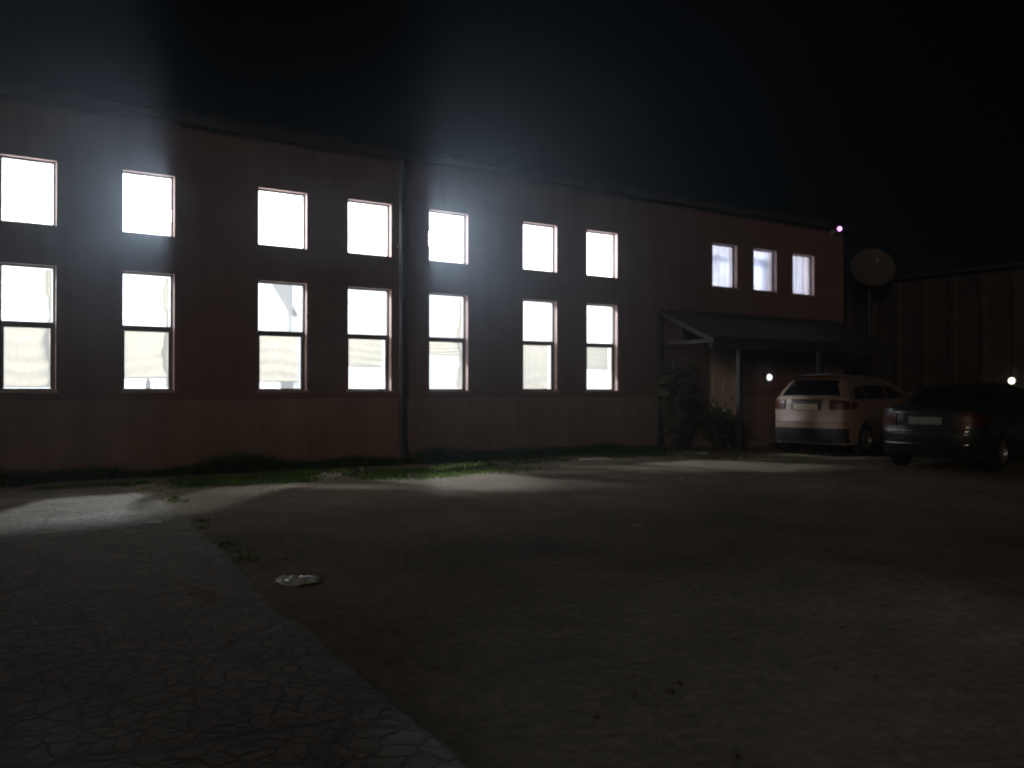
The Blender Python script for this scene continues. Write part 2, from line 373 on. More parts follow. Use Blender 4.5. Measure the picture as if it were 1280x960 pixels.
for i, x in enumerate(WIN+[EX[0][0]]):
    x1 = x+(WID+[WW])[i]
    wo = frame_mb(x+.002, x1-.002, 1.302, 3.128, .028, [(2.215, 2.305)], heavy_below=2.214, hw=.032).build('window', M['frame'], hall, bevel=.004)
    b = MB(); b.box((x+.032, .122, 1.332), (x1-.032, .128, 2.212)); b.build('pane', M['litglass2'], wo)
    b = MB(); b.box((x+.032, .122, 2.308), (x1-.032, .128, 3.098)); b.build('pane', M['litglass2'], wo)
    b = MB(); b.box((x-.04, -.06, 1.262), (x1+.04, .095, 1.299)); b.build('sill', M['reveal'], wo, bevel=.006)
    zb, amp = BL[i % 7]
    ph = i*1.7
    if zb:
        b = sheet(x+.05, x1-.07, zb, 2.27, .215, 1, 24, 40, lambda u, v: amp*.55*math.sin(v*26+ph+1.5*math.sin(u*3+ph))*(1-.5*v) + .006*math.sin(u*40+ph) + .02*math.sin(u*5+ph))
        o = b.build('blind', M['blind'], wo, smooth=80)
        b = MB(); b.tube([(x+.045, .215, zb-.008), (x1-.065, .215, zb-.008+.006*math.sin(ph))], .011, 8); b.build('hem_bar', M['frame'], wo, smooth=60)
    if i in (0, 1, 4):   # gathered net hanging down the right side
        b = sheet(0, 1, 1.34, 3.09, .20, 1, 14, 60, lambda u, v: .02*math.sin(u*16+v*4))
        b.v = [(x1-.04-(1-vx)*(.05+.035*math.sin(vz*7+i)+.03*abs(math.sin(vz*13+i*2))), vy, vz) for (vx, vy, vz) in b.v]
        b.build('side_drape', M['blind'], wo, smooth=80)
    wo = frame_mb(x+.002, x1-.002, 3.722, 4.678, .028).build('window', M['frame'], hall, bevel=.004)
    b = MB(); b.box((x+.032, .122, 3.752), (x1-.032, .128, 4.648)); b.build('pane', M['litglass'], wo)
for i, x in enumerate(SM):
    x1 = x+.84
    wo = frame_mb(x+.002, x1-.002, 3.742, 4.758, .03).build('window', M['frame'], hall, bevel=.004)
    b = MB(); b.box((x+.034, .122, 3.774), (x1-.034, .128, 4.726)); b.build('pane', M['glass'], wo)
    b = MB(); b.box((x-.03, -.05, 3.70), (x1+.03, .095, 3.738)); b.build('sill', M['reveal'], wo, bevel=.006)
    fr = (9, 13, 16)[i]
    b = sheet(x+.03, x1-.03, 3.76, 4.74, .24, 1, 60, 10, lambda u, v: .022*math.sin(u*fr*2.4+i)+.012*math.sin(u*23+i+v*2))
    b.build('curtain', M['net'], wo, smooth=80)
    if i < 2:   # a drooping valance of a second layer of net
        b = sheet(x+.03, x1-.03, 0, 1, .30, 1, 40, 6, lambda u, v: .02*math.sin(u*30+i))
        b.v = [(vx, vy, (4.36+.06*math.sin((vx-x)*3.6+i*.8)) + vz*(.13+.05*i)) for (vx, vy, vz) in b.v]
        b.build('valance', M['net'], wo, smooth=80)
    if i == 1:
        b = sheet(x+.56, x1-.02, 3.76, 4.6, .29, 1, 24, 10, lambda u, v: .03*math.sin(u*22+v*1.2)+.05*(1-v))
        b.build('side_drape', M['net'], wo, smooth=80)

# door with panels, frame and handle, and its step
d = MB(); d.box((15.455,.07,.19),(16.305,.12,2.44))
for (a, b_) in ((.35, 1.05), (1.2, 2.3)):
    d.box((15.58,.058,a),(15.84,.072,b_)); d.box((15.92,.058,a),(16.18,.072,b_))
do = d.build('door', M['door'], hall, bevel=.005)
d = MB(); d.box((15.402,.05,.182),(15.452,.16,2.498)); d.box((16.308,.05,.182),(16.358,.16,2.498)); d.box((15.452,.05,2.443),(16.308,.16,2.498)); d.build('door_frame', M['door'], do, bevel=.004)
d = MB(); d.tube([(16.24,.06,1.12),(16.24,.02,1.12),(16.12,.02,1.12)], .012, 8); d.build('handle', M['steel'], do, smooth=50)
d = MB(); d.box((15.15,-.75,-.05),(16.6,-.028,.17)); d.build('doorstep', M['concrete'], hall, bevel=.02)
# rainwater pipe between the fourth and fifth windows
d = MB(); d.tube([(7.36,-.12,TOP-.14),(7.36,-.09,TOP-.4),(7.36,-.085,.3),(7.36,-.14,.12),(7.36,-.26,.06)], .05, 14)
for z in (.9, 2.4, 3.9, 5.1): d.box((7.295,-.09,z),(7.425,-.027 if z < 1 else -.002,z+.04))
d.build('downpipe', M['pipe'], hall, smooth=40)
# inner steel frame seen through the glass
for x in (3.3, 8.5):
    d = MB(); d.box((x,DEPTH-.35,.02),(x+.22,DEPTH-.06,TOP-.085)); d.build('column', M['steel'], hall)
    d = MB(); d.bar((x+.11,DEPTH-.3,3.3),(x-1.3,DEPTH-.3,TOP-.15),.1,.14); d.mesh([(x,DEPTH-.28,3.5),(x,DEPTH-.28,4.3),(x-.55,DEPTH-.28,4.3),(x,DEPTH-.25,3.5),(x,DEPTH-.25,4.3),(x-.55,DEPTH-.25,4.3)],[(0,1,2),(5,4,3),(0,3,4,1),(1,4,5,2),(2,5,3,0)]); d.build('knee_brace', M['darksteel'], hall)
# hanging lamps inside: the two that blaze through windows and an added one out of view farther left
def lamp(x, y, z, label):
    r = empty('pendant_lamp', (x, y, z)); tag(r, label, 'lamp', 'pendant lamps hanging inside the hall')
    c = MB(); c.tube([(0,0,.26),(0,0,TOP-.083-z)], .012, 8); c.build('cord', M['darksteel'], r)
    c = MB(); c.lathe([(0,.30),(.035,.30),(.045,.26),(.05,.15),(.04,.14)], Matrix(), 20); c.build('lamp_holder', M['plastic'], r, smooth=40)
    c = MB(); c.lathe([(.001,-.13),(.05,-.118),(.085,-.08),(.1,-.02),(.09,.05),(.06,.11),(.04,.14)], Matrix(), 16); c.build('bulb', M['bulb'], r, smooth=60)
    return r
lamp(4.05, 2.8, 4.58, 'glaring bulb seen through the right edge of the second upper window from the left')
lamp(9.50, 2.8, 4.66, 'glaring bulb seen through the left edge of the fifth upper window from the left')
lamp(-1.45, 2.8, 4.58, 'added bulb, out of view left of the windows')
r = empty('ceiling_lamp', (17.4, 2.6, 5.2)); tag(r, 'dimmer round ceiling lamp behind the net curtains of the upper room', 'lamp')
c = MB(); c.lathe([(0,-.06),(.12,-.05),(.17,0),(.17,.06)], Matrix(), 24); c.build('diffuser', M['roombulb'], r, smooth=50)
c = MB(); c.lathe([(.19,.06),(.19,.12),(.17,.335),(0,.335)], Matrix(), 24); c.build('lamp_base', M['plastic'], r, smooth=50)

# things on the inner sills
b = MB(); b.lathe([(0,0),(.036,0),(.04,.02),(.04,.13),(.02,.16),(.02,.19),(0,.19)], Matrix.Translation((3.06,.185,1.30)), 20)
tag(b.build('jar', M['darksteel'], smooth=40), 'small dark jar on the sill of the second lower window from the left', 'jar')
b = MB(); b.box((5.20,.165,1.30),(5.42,.25,1.44)); b.box((5.195,.16,1.41),(5.425,.255,1.425))
tag(b.build('carton', M['steel'], bevel=.006), 'grey carton on the sill of the third lower window from the left', 'carton')

# ------------------------------------------------------------------ porch canopy
CX0, CX1, CY = 13.74, 20.1, -1.66
can = empty('porch_canopy', (CX0, 0, 0)); tag(can, 'dark lean-to canopy on posts over the pale door', 'canopy')
def cm(b):
    b.v = [(x-CX0, y, z) for (x, y, z) in b.v]; return b
rs = MB(); n = 84
for i in range(n):
    xa = CX0+(CX1-CX0)*i/n; xb = CX0+(CX1-CX0)*(i+1)/n; a = .018*math.sin(i*1.57); c_ = .018*math.sin((i+1)*1.57)
    rs.face([(xa,-.03,3.12+a),(xb,-.03,3.12+c_),(xb,CY,2.42+c_),(xa,CY,2.42+a)])
    rs.face([(xa,-.03,3.105+a),(xb,-.03,3.105+c_),(xb,CY,2.405+c_),(xa,CY,2.405+a)])
cm(rs).build('roof_sheet', M['rust'], can, smooth=60)
b = MB(); b.box((CX0,CY-.03,2.27),(CX1,CY-.003,2.43)); cm(b).build('fascia', M['darksteel'], can)
for x in (CX0+.06, 16.0, 18.1, CX1-.06):
    b = MB(); b.bar((x,-.04,3.03),(x,CY+.02,2.335),.07,.1); cm(b).build('rafter', M['pale'] if x < 14 else M['darksteel'], can)
b = MB(); b.bar((CX0+.06,-.035,2.34),(CX0+.06,CY+.03,2.34),.06,.08); cm(b).build('tie_beam', M['pale'], can)
b = MB(); b.bar((CX0+.06,-.7,2.38),(CX0+.06,-.7,2.72),.05,.05); cm(b).build('strut', M['darksteel'], can)
b = MB(); b.box((CX0,CY+.02,2.19),(CX1,CY+.1,2.27)); cm(b).build('eave_beam', M['darksteel'], can)
for (x, y) in ((14.62, CY+.06), (17.3, CY+.06), (19.95, CY+.06)):
    b = MB(); b.box((x-.045,y-.045,-.05),(x+.045,y+.045,2.195)); cm(b).build('post', M['darksteel'], can)
b = MB(); b.box((CX0-.02,-.115,-.05),(CX0+.09,-.03,3.02)); cm(b).build('post', M['darksteel'], can)

# small cool lamp on the wall under the canopy
def bulkhead(loc, rz, m, label, group=None):
    r = empty('wall_lamp', loc, rz); tag(r, label, 'lamp', group)
    b = MB(); b.lathe([(0,0),(.10,0),(.10,.03),(.075,.045)], Matrix.Rotation(R(90),4,'X'), 24); b.build('lamp_base', M['plastic'], r, smooth=40)
    b = MB(); b.lathe([(.075,.045),(.07,.075),(.05,.10),(.001,.11)], Matrix.Rotation(R(90),4,'X'), 20); b.build('diffuser', m, r, smooth=60)
bulkhead((17.40, -.0275, 1.62), 0, M['cool'], 'small cold white lamp on the wall behind the white car')

# ------------------------------------------------------------------ cars
def interp(tab, t):
    if t <= tab[0][0]: return tab[0][1]
    for (a, va), (b, vb) in zip(tab, tab[1:]):
        if t <= b: return va+(vb-va)*(t-a)/(b-a)
    return tab[-1][1]
def car(name, loc, rz, spec, paint, label):
    root = empty(name, loc, rz); tag(root, label, 'car')
    L2, W2 = spec['L']/2, spec['W']/2; belt = spec['belt']; roof = spec['roof']
    def dfm(x, y, z, off=0):
        k = abs(x)/L2
        tum = interp([(0,.95),(.35,.985),(.6,1),(belt-.12,.995),(belt,.965),(roof,spec.get('tum',.74))], z)
        plan = 1-.10*k**7 if z < belt else 1-.06*k**4
        yy = y*W2*tum*plan
        ay = min(1.2, abs(y))
        xx = x-math.copysign(1, x)*.17*(k**4)*ay**2.6
        xx -= math.copysign(1, x)*.10*ay**12*k**6
        zz = z-(spec.get('rnd',.055)*ay**4 if z > belt+.05 else (.03*ay**6 if z > belt-.2 else 0))
        return Vector((xx, yy+off*math.copysign(1, y), zz))
    # side outline with wheel arches
    wr = spec['wr']; pts = list(spec['prof'])
    fx, rx = spec['fx'], spec['rx']; bz = .24
    def arch(cx):
        r_ = wr+.055; a0 = math.asin((bz-wr)/r_)
        return [(cx+r_*math.cos(a0+(math.pi-2*a0)*k/14), wr+r_*math.sin(a0+(math.pi-2*a0)*k/14)) for k in range(15)]
    poly = pts + arch(fx) + arch(rx)
    bm = bmesh.new()
    va = [bm.verts.new((x,-1,z)) for x, z in poly]; vb = [bm.verts.new((x,1,z)) for x, z in poly]
    bm.faces.new(va); bm.faces.new(list(reversed(vb)))
    for i in range(len(poly)):
        j = (i+1) % len(poly); bm.faces.new((va[i], vb[i], vb[j], va[j]))
    bmesh.ops.triangulate(bm, faces=[f for f in bm.faces if len(f.verts) > 4])
    cuts = [((0,y,0),(0,1,0)) for y in (-.98,-.94,-.87,-.7,-.4,0,.4,.7,.87,.94,.98)]
    cuts += [((0,0,z),(0,0,1)) for z in (.35,.45,.6,.75,belt-.12,belt,belt+.06,(belt+roof)/2,roof-.08)]
    cuts += [((x,0,0),(1,0,0)) for x in (-1.9,-1.7,-1.3,-.9,-.4,.2,.7,1.2,1.6,1.9)]
    for co, no in cuts:
        bmesh.ops.bisect_plane(bm, geom=bm.verts[:]+bm.edges[:]+bm.faces[:], dist=1e-5, plane_co=co, plane_no=no)
    for v in bm.verts: v.co = dfm(*v.co)
    bmesh.ops.recalc_face_normals(bm, faces=bm.faces)
    me = bpy.data.meshes.new('body'); bm.to_mesh(me); bm.free()
    me.polygons.foreach_set('use_smooth', [True]*len(me.polygons)); me.set_sharp_from_angle(angle=R(58))
    me.materials.append(paint); body = bpy.data.objects.new('body', me); COL.objects.link(body); body.parent = root
    rear = spec['rearx']
    def patch(y0, y1, z0, z1, off, nx=10, nz=6, top=1.0, rnd=0):
        """panel following the tail; top = width factor at its top"""
        b = MB(); a = []
        for lay in (off, off-.02 if off > .02 else -.01):
            for i in range(nx+1):
                for j in range(nz+1):
                    u, v = i/nx, j/nz; z = z0+(z1-z0)*v; y = (y0+(y1-y0)*u)*(1+(top-1)*v)
                    p = dfm(interp(rear, z), y, z); b.v.append((p.x-lay, p.y, p.z))
        q = (nx+1)*(nz+1)
        for i in range(nx):
            for j in range(nz):
                c = i*(nz+1)+j; b.f.append((c, c+1, c+nz+2, c+nz+1)); b.m.append(0)
        for i in range(nx):
            for j in (0, nz):
                c = i*(nz+1)+j; b.f.append((c, c+nz+1, c+nz+1+q, c+q)); b.m.append(0)
        for j in range(nz):
            for i in (0, nx):
                c = i*(nz+1)+j; b.f.append((c, c+1, c+1+q, c+q)); b.m.append(0)
        return b
    def sidepatch(poly, s, off):
        bm = bmesh.new(); bm.faces.new([bm.verts.new((x, s, z)) for x, z in poly]); bmesh.ops.triangulate(bm, faces=bm.faces[:])
        for z in (belt+.02, belt+.06, (belt+roof)/2): bmesh.ops.bisect_plane(bm, geom=bm.verts[:]+bm.edges[:]+bm.faces[:], plane_co=(0,0,z), plane_no=(0,0,1))
        for x in (-1.9,-1.7,-1.3,-.9,-.4,.2,.7): bmesh.ops.bisect_plane(bm, geom=bm.verts[:]+bm.edges[:]+bm.faces[:], plane_co=(x,0,0), plane_no=(1,0,0))
        b = MB(); bm.verts.ensure_lookup_table(); bm.verts.index_update()
        b.v = [tuple(dfm(*v.co, off)) for v in bm.verts]; b.f = [tuple(v.index for v in f.verts) for f in bm.faces]; b.m = [0]*len(b.f); bm.free()
        return b
    g0, g1, gw = spec['glass']
    patch(-gw, gw, g0, g1, .008, 14, 8, .9).build('rear_window', spec['glassmat'], root, smooth=60)
    for s in (-1, 1):
        for pl in spec['side']: sidepatch(pl, s, .006).build('side_window', spec['glassmat'], root, smooth=60)
        l0, l1, lz0, lz1 = spec['lamp']
        b = patch(s*l0, s*l1, lz0, lz1, .022, 8, 5)
        sp = sidepatch([(interp(rear, lz0)+.02, lz0+.01), (interp(rear, lz1)+.02, lz1-.01), (interp(rear, lz1)+.30, lz1-.03), (interp(rear, lz1)+.26, lz0+.06)], s, .016)
        b.mesh(sp.v, sp.f); b.build('taillight', spec['lampmat'], root, smooth=50)
        for hx in spec['handles']:
            b = MB(); p_ = dfm(hx, s, belt-.13, .02); q_ = dfm(hx+.17, s, belt-.13, .02); b.bar(p_, q_, .03, .025)
            b.build('door_handle', paint, root, bevel=.006)
        p_ = dfm(.78, s, belt+.06); b = MB(); b.box((p_.x-.05, min(p_.y, p_.y+s*.2), p_.z-.03), (p_.x+.07, max(p_.y, p_.y+s*.2), p_.z+.12)); b.build('wing_mirror', paint, root, bevel=.03)
    pz0, pz1, pw = spec['recess']
    patch(-pw, pw, pz0, pz1, .006, 12, 4).build('plate_recess', spec['recessmat'], root)
    b = MB(); c = dfm(interp(rear, (pz0+pz1)/2), 0, (pz0+pz1)/2); zc = spec['platez']; xc = dfm(interp(rear, zc), 0, zc).x
    b.box((xc-.03, -.26, zc-.06), (xc-.012, .26, zc+.06)); b.build('license_plate', spec['platemat'], root, bevel=.004)
    for (z0, z1, off, mm, nm, yw) in spec['trim']:
        patch(-yw, yw, z0, z1, off, 24, 3).build(nm, mm, root, smooth=50)
    for (z, yw, rr) in spec.get('mould', ()):
        b = MB(); b.tube([dfm(interp(rear, z), -yw+2*yw*k/24, z)-Vector((.012,0,0)) for k in range(25)], rr, 10); b.build('chrome_moulding', M['chrome'], root, smooth=80)
    if spec.get('spoiler'):
        z = roof-.02; b = MB(); nx = 14
        for i in range(nx):
            y0 = -.86+1.72*i/nx; y1 = -.86+1.72*(i+1)/nx
            pa, pb = dfm(spec['spoiler'], y0, z), dfm(spec['spoiler'], y1, z)
            e = [pa+Vector((.22,0,.045)), pb+Vector((.22,0,.045)), pb+Vector((-.16,0,.0)), pa+Vector((-.16,0,.0)), pa+Vector((.1,0,-.05)), pb+Vector((.1,0,-.05))]
            b.mesh(e, [(0,1,2,3),(3,2,5,4),(4,5,1,0)])
        b.build('spoiler', paint, root, smooth=50)
    for cx in (fx, rx):
        for s in (-1, 1):
            Mx = Matrix.Translation((cx, s*(W2-.115), wr)) @ Matrix.Rotation(R(-90*s), 4, 'X')
            b = MB(); b.lathe([(wr*.62,-.10),(wr*.9,-.10),(wr*.985,-.07),(wr,-.03),(wr,.03),(wr*.985,.07),(wr*.9,.10),(wr*.62,.10),(wr*.62,-.10)], Mx, 36)
            w = b.build('wheel', M['tyre'], root, smooth=40)
            b = MB(); b.lathe([(wr*.62,.10),(wr*.6,.085),(wr*.56,.05),(wr*.5,.045)], Mx, 36)
            b.lathe([(.001,.06),(.05,.06),(.07,.045),(wr*.5,.03),(wr*.5,-.05)], Mx, 36)
            for k in range(5):
                a = 2*math.pi*k/5; b.bar(Mx @ Vector((.04*math.cos(a),.04*math.sin(a),.06)), Mx @ Vector((wr*.58*math.cos(a),wr*.58*math.sin(a),.07)), .05, .03)
            b.build('rim', M['rim'], w, smooth=40)
    b = MB(); b.box((-L2+.35,-W2*.8,.20),(L2-.4,W2*.8,.42)); b.build('underbody', M['tyre'], root)
    return root

M['tyre'] = mat('tyre_rubber', (.018,.018,.018), .9)
M['rim'] = mat('alloy_rim', (.35,.35,.36), .35, metal=.8)
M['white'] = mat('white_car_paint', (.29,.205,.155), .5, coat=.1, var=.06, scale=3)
M['black'] = mat('dark_car_paint', (.012,.018,.018), .45, coat=.6)
M['carglass'] = mat('dark_car_glass', (.008,.01,.012), .05, spec=.6)
M['red'] = mat('red_lens', (.06,.010,.009), .4)
M['red2'] = mat('dark_red_lens', (.07,.011,.007), .4)
M['chrome'] = mat('chrome_trim', (.75,.75,.75), .07, metal=1)
M['plate'] = mat('pale_plate', (.27,.30,.31), .5)
M['platewarm'] = mat('white_plate', (.5,.42,.34), .5)
M['blackplastic'] = mat('black_bumper_plastic', (.02,.02,.02), .6)
suv = dict(L=4.2, W=1.78, belt=1.16, roof=1.62, wr=.335, fx=1.3, rx=-1.28, rnd=.085, tum=.70,
    prof=[(-1.96,.24),(-2.05,.36),(-2.10,.5),(-2.11,.66),(-2.08,.76),(-2.06,.95),(-2.04,1.08),(-1.98,1.18),(-1.80,1.40),(-1.58,1.56),(-1.3,1.61),(-.7,1.635),(0,1.62),(.3,1.57),(.6,1.44),(1.0,1.2),(1.12,1.12),(1.6,1.03),(1.92,.90),(2.05,.74),(2.10,.58),(2.07,.34),(1.98,.24)],
    rearx=[(.24,-1.96),(.36,-2.05),(.5,-2.10),(.66,-2.11),(.76,-2.08),(.95,-2.06),(1.08,-2.04),(1.18,-1.98),(1.4,-1.80),(1.56,-1.58)],
    glass=(1.21,1.52,.80), glassmat=M['carglass'], lamp=(.60,1.0,.93,1.12), lampmat=M['red'],
    side=[[(-1.72,1.22),(-1.52,1.45),(-1.18,1.48),(-1.18,1.21)],[(-1.13,1.21),(-1.13,1.48),(-.25,1.50),(-.25,1.19)],[(-.18,1.19),(-.18,1.50),(.22,1.46),(.76,1.20),(.76,1.18)]],
    handles=(-1.05,-.12), recess=(.92,1.08,.40), recessmat=M['blackplastic'], platez=.98, platemat=M['platewarm'],
    trim=[(1.10,1.125,.024,M['chrome'],'tailgate_strip',.42),(.27,.56,.012,M['blackplastic'],'bumper_skirt',.99),(.66,.672,.008,M['blackplastic'],'bumper_seam',.97)], spoiler=-1.60)
car('parked_car', (16.78, -2.87, -.005), R(9), suv, M['white'], 'pale hatchback parked beside the canopy with its tail to the yard')
sed = dict(L=4.5, W=1.76, belt=.98, roof=1.44, wr=.31, fx=1.36, rx=-1.32,
    prof=[(-2.12,.24),(-2.2,.36),(-2.25,.5),(-2.25,.62),(-2.21,.70),(-2.2,.92),(-2.14,1.03),(-2.0,1.06),(-1.6,1.07),(-1.45,1.09),(-.95,1.38),(-.7,1.43),(-.2,1.45),(.2,1.42),(.45,1.34),(1.0,1.02),(1.15,.98),(1.75,.9),(2.1,.78),(2.22,.62),(2.25,.5),(2.2,.34),(2.1,.24)],
    rearx=[(.24,-2.12),(.36,-2.2),(.5,-2.25),(.62,-2.25),(.7,-2.21),(.92,-2.2),(1.03,-2.14),(1.07,-1.55),(1.09,-1.45),(1.38,-.95)],
    glass=(1.12,1.35,.84), glassmat=M['carglass'], lamp=(.62,1.0,.74,.96), lampmat=M['red2'],
    side=[[(-1.12,1.07),(-.85,1.33),(-.25,1.37),(-.25,1.03)],[(-.18,1.03),(-.18,1.37),(.2,1.35),(.82,1.04),(.82,1.02)]],
    handles=(-1.0,-.1), mould=((.955,.66,.011),(.66,.97,.013),(.45,.96,.011)), recess=(.70,.92,.46), recessmat=M['blackplastic'], platez=.82, platemat=M['plate'],
    trim=[(.28,.38,.012,M['blackplastic'],'bumper_skirt',.9)])
hd = R(9)
car('parked_car', (13.54+2.25*math.cos(hd), -6.42+2.25*math.sin(hd), -.012), hd, sed, M['black'], 'dark saloon car parked at the right with a pale number plate')

# ------------------------------------------------------------------ ribbed shed on the right with its lamp
sh = empty('ribbed_shed', (23,0,0)); tag(sh, 'long brown shed of ribbed sheet beyond the dark car', 'shed')
b = MB(); y = -16.0; prof = []
while y < 13:
    prof += [(0,y),(0,y+.55),(-.045,y+.62),(-.045,y+.74)]; y += .81
for (xa, ya), (xb, yb) in zip(prof, prof[1:]): b.face([(xa,ya,0),(xb,yb,0),(xb,yb,4.42),(xa,ya,4.42)])
b.build('ribbed_wall', M['shed'], sh)
b = MB(); b.box((-.06,-16,-.05),(-.047,13,.5)); b.build('base_course', M['concrete'], sh)
b = MB(); b.face([(-.3,-16.2,4.46),(-.3,13.2,4.46),(5,13.2,5.6),(5,-16.2,5.6)]); b.face([(-.3,-16.2,4.40),(-.3,13.2,4.40),(-.3,13.2,4.46),(-.3,-16.2,4.46)]); b.face([(-.3,-16.2,4.395),(-.3,13.2,4.395),(5,13.2,5.53),(5,-16.2,5.53)])
b.build('roof', M['shedroof'], sh)
for ya in (-15.9, 12.9):
    b = MB(); b.box((.06,ya,0),(5,ya+.1,4.3)); b.build('end_wall', M['shed'], sh)
bulkhead((22.95, -3.12, 1.54), R(-90), M['warm'], 'small warm white lamp on the ribbed shed wall at the right edge')

# ------------------------------------------------------------------ satellite dish on a mast past the hall corner
ds = empty('satellite_dish', (21.55,-.15,0)); tag(ds, 'large round satellite dish on a mast beside the hall corner', 'satellite dish')
b = MB(); b.tube([(0,.12,-.05),(0,.12,4.5)], .045, 14); b.tube([(0,.12,4.35),(-.05,.02,4.55)], .035, 10); b.build('mast', M['darksteel'], ds, smooth=40)
aim = Vector((-.62,-.70,.36)).normalized(); q = aim.to_track_quat('Z','Y').to_matrix().to_4x4(); Md = Matrix.Translation((-.06,0,4.58)) @ q
b = MB(); pr = [(.001,0)]+[(.56*k/10, .13*(k/10)**2) for k in range(1, 11)]
b.lathe(pr+[(.575,.128),(.57,.115)]+[(.56*k/10, .13*(k/10)**2-.018) for k in range(9, 0, -1)]+[(.001,-.018)], Md, 48); b.build('reflector', M['dishmat'], ds, smooth=50)
b = MB(); tip = Vector((0,-.05,.52))
for a in (-90, 30, 150): b.tube([Md @ Vector((.55*math.cos(R(a)),.55*math.sin(R(a)),.125)), Md @ tip], .009, 8)
b.build('feed_arm', M['steel'], ds)
b = MB(); b.tube([Md @ (tip+Vector((0,0,-.06))), Md @ (tip+Vector((0,0,.08)))], .035, 12); b.build('feed_horn', M['plastic'], ds, smooth=40)

# ------------------------------------------------------------------ night camera under the eave
sc = empty('security_camera', (19.96,-.06,5.46)); tag(sc, 'security camera with purple night glow under the eave at the hall corner', 'security camera')
b = MB(); b.box((-.05,-.02,-.05),(.05,.058,.05)); b.tube([(0,-.02,0),(0,-.1,-.02),(0,-.13,.03)], .018, 10); b.build('bracket', M['plastic'], sc)
ca = Vector((-.55,-.75,-.22)).normalized(); Mc = Matrix.Translation((0,-.13,.06)) @ ca.to_track_quat('Z','Y').to_matrix().to_4x4()
b = MB(); b.lathe([(0,-.12),(.05,-.12),(.055,-.1),(.055,.1),(.062,.1),(.062,.16),(.055,.16),(.055,.115)], Mc, 24); b.build('housing', M['plastic'], sc, smooth=40)
b = MB(); b.lathe([(.055,.115),(.024,.118)], Mc, 24); b.build('infrared_ring', M['ir'], sc)
b = MB(); b.lathe([(.024,.118),(.02,.125),(.001,.127)], Mc, 20); b.build('lens', M['carglass'], sc)

# ------------------------------------------------------------------ plants
def leaf(b, p, d, w, l, mi=0):
    d = d.normalized(); s = d.cross(Vector((random.uniform(-1,1),random.uniform(-1,1),random.uniform(-1,1)))).normalized(); u = s.cross(d)
    b.face([p, p+d*l*.45+s*w/2+u*w*.15, p+d*l, p+d*l*.45-s*w/2+u*w*.15], mi)
def shrub(loc, rx, h, n, lw, ll, m, label, seed):
    random.seed(seed); r = empty('shrub', loc); tag(r, label, 'shrub')
    st = MB(); fo = MB(); tips = []
    for k in range(14):
        a = random.uniform(0, 6.28); rr = rx*random.uniform(.25,.95); hh = h*random.uniform(.55,1)
        p0 = Vector((random.uniform(-.06,.06),random.uniform(-.06,.06),-.04)); p3 = Vector((rr*math.cos(a),rr*math.sin(a),hh))
        p1 = p0.lerp(p3,.4)+Vector((0,0,h*.15)); st.tube([p0,p1,p3],[.018,.013,.005],6)
        for j in range(n//14):
            t = random.uniform(.25,1.05); c = p0.lerp(p1,t/.4) if t < .4 else p1.lerp(p3,(t-.4)/.6)
            c = c+Vector((random.gauss(0,.09),random.gauss(0,.09),random.gauss(0,.09)))
            c.z = max(.03, c.z)
            leaf(fo, c, Vector((random.gauss(0,1),random.gauss(0,1),random.gauss(.1,.7))), lw*random.uniform(.6,1.2), ll*random.uniform(.6,1.3))
    st.build('stem', M['stem'], r, smooth=60); fo.build('foliage', m, r)
shrub((14.02,-.62,0), .5, 1.95, 1300, .06, .14, M['leaf'], 'tall dark shrub under the left end of the canopy', 1)
shrub((14.35,-1.18,0), .42, 1.0, 900, .05, .12, M['leaf'], 'low dark bush in front of the tall shrub by the canopy', 2)
shrub((15.0,-1.1,0), .26, .7, 420, .055, .13, M['leaf'], 'small leafy bush at the foot of the pale door', 3)
shrub((13.72,-.55,0), .22, 2.0, 220, .10, .34, M['leaf2'], 'thin plant with long pale leaves beside the wall post of the canopy', 4)

# grass tufts: along the hall foot and down the broken edge of the drive
random.seed(11)
gr = MB()
def blade(x, y, h):
    z = gz(x, y)-.005; a = random.uniform(0, 6.28); w = .012; dx, dy = math.cos(a)*w, math.sin(a)*w; lx, ly = random.gauss(0,.35)*h, random.gauss(0,.35)*h
    gr.face([(x-dx,y-dy,z),(x+dx,y+dy,z),(x+dx*.5+lx*.5,y+dy*.5+ly*.5,z+h*.6),(x+lx,y+ly,z+h)])
def tuft(cx, cy, r, n, h):
    for _ in range(n):
        a = random.uniform(0, 6.28); q = r*math.sqrt(random.random()); blade(cx+q*math.cos(a)*1.6, min(-.06, cy+q*math.sin(a)), h*random.uniform(.35,1.2))
for _ in range(150):
    cx = random.uniform(2.7, 14); cy = -abs(random.gauss(.75,.6))-.1
    if mn.noise((cx*.6, cy*.7, 2)) > -.12: tuft(cx, cy, random.uniform(.1,.3), 60, random.uniform(.04,.10))
for _ in range(34): tuft(random.uniform(3.0,5.0), random.uniform(-2.3,-1.2), .22, 70, .07)
for _ in range(40): tuft(random.uniform(5.2,8.2), random.uniform(-3.1,-1.3), .25, 60, .055)
for _ in range(26): tuft(random.uniform(1.3,2.6), random.uniform(-1.6,-1.25), .16, 60, .07)
for (ex, ey) in edge[8:80:2]:
    if random.random() < .3: tuft(ex+.1, ey, .07, 16, .045)
for _ in range(40): tuft(random.uniform(13,21), random.uniform(-2.6,-1.0) if random.random() < .4 else random.uniform(-3.6,-2.4), .2, 40, .05)
for _ in range(420):   # taller weeds added to darken the shaded wall foot
    cx = random.uniform(-1, 13.6); hh = .10+.22*max(0, mn.noise((cx*.8, 4, 7))+.35)
    tuft(cx, -random.uniform(.08,.45), random.uniform(.08,.2), 26, hh)
tag(gr.build('grass', M['grass']), 'short green grass growing at the foot of the hall and along the drive edge', 'grass', kind='stuff')

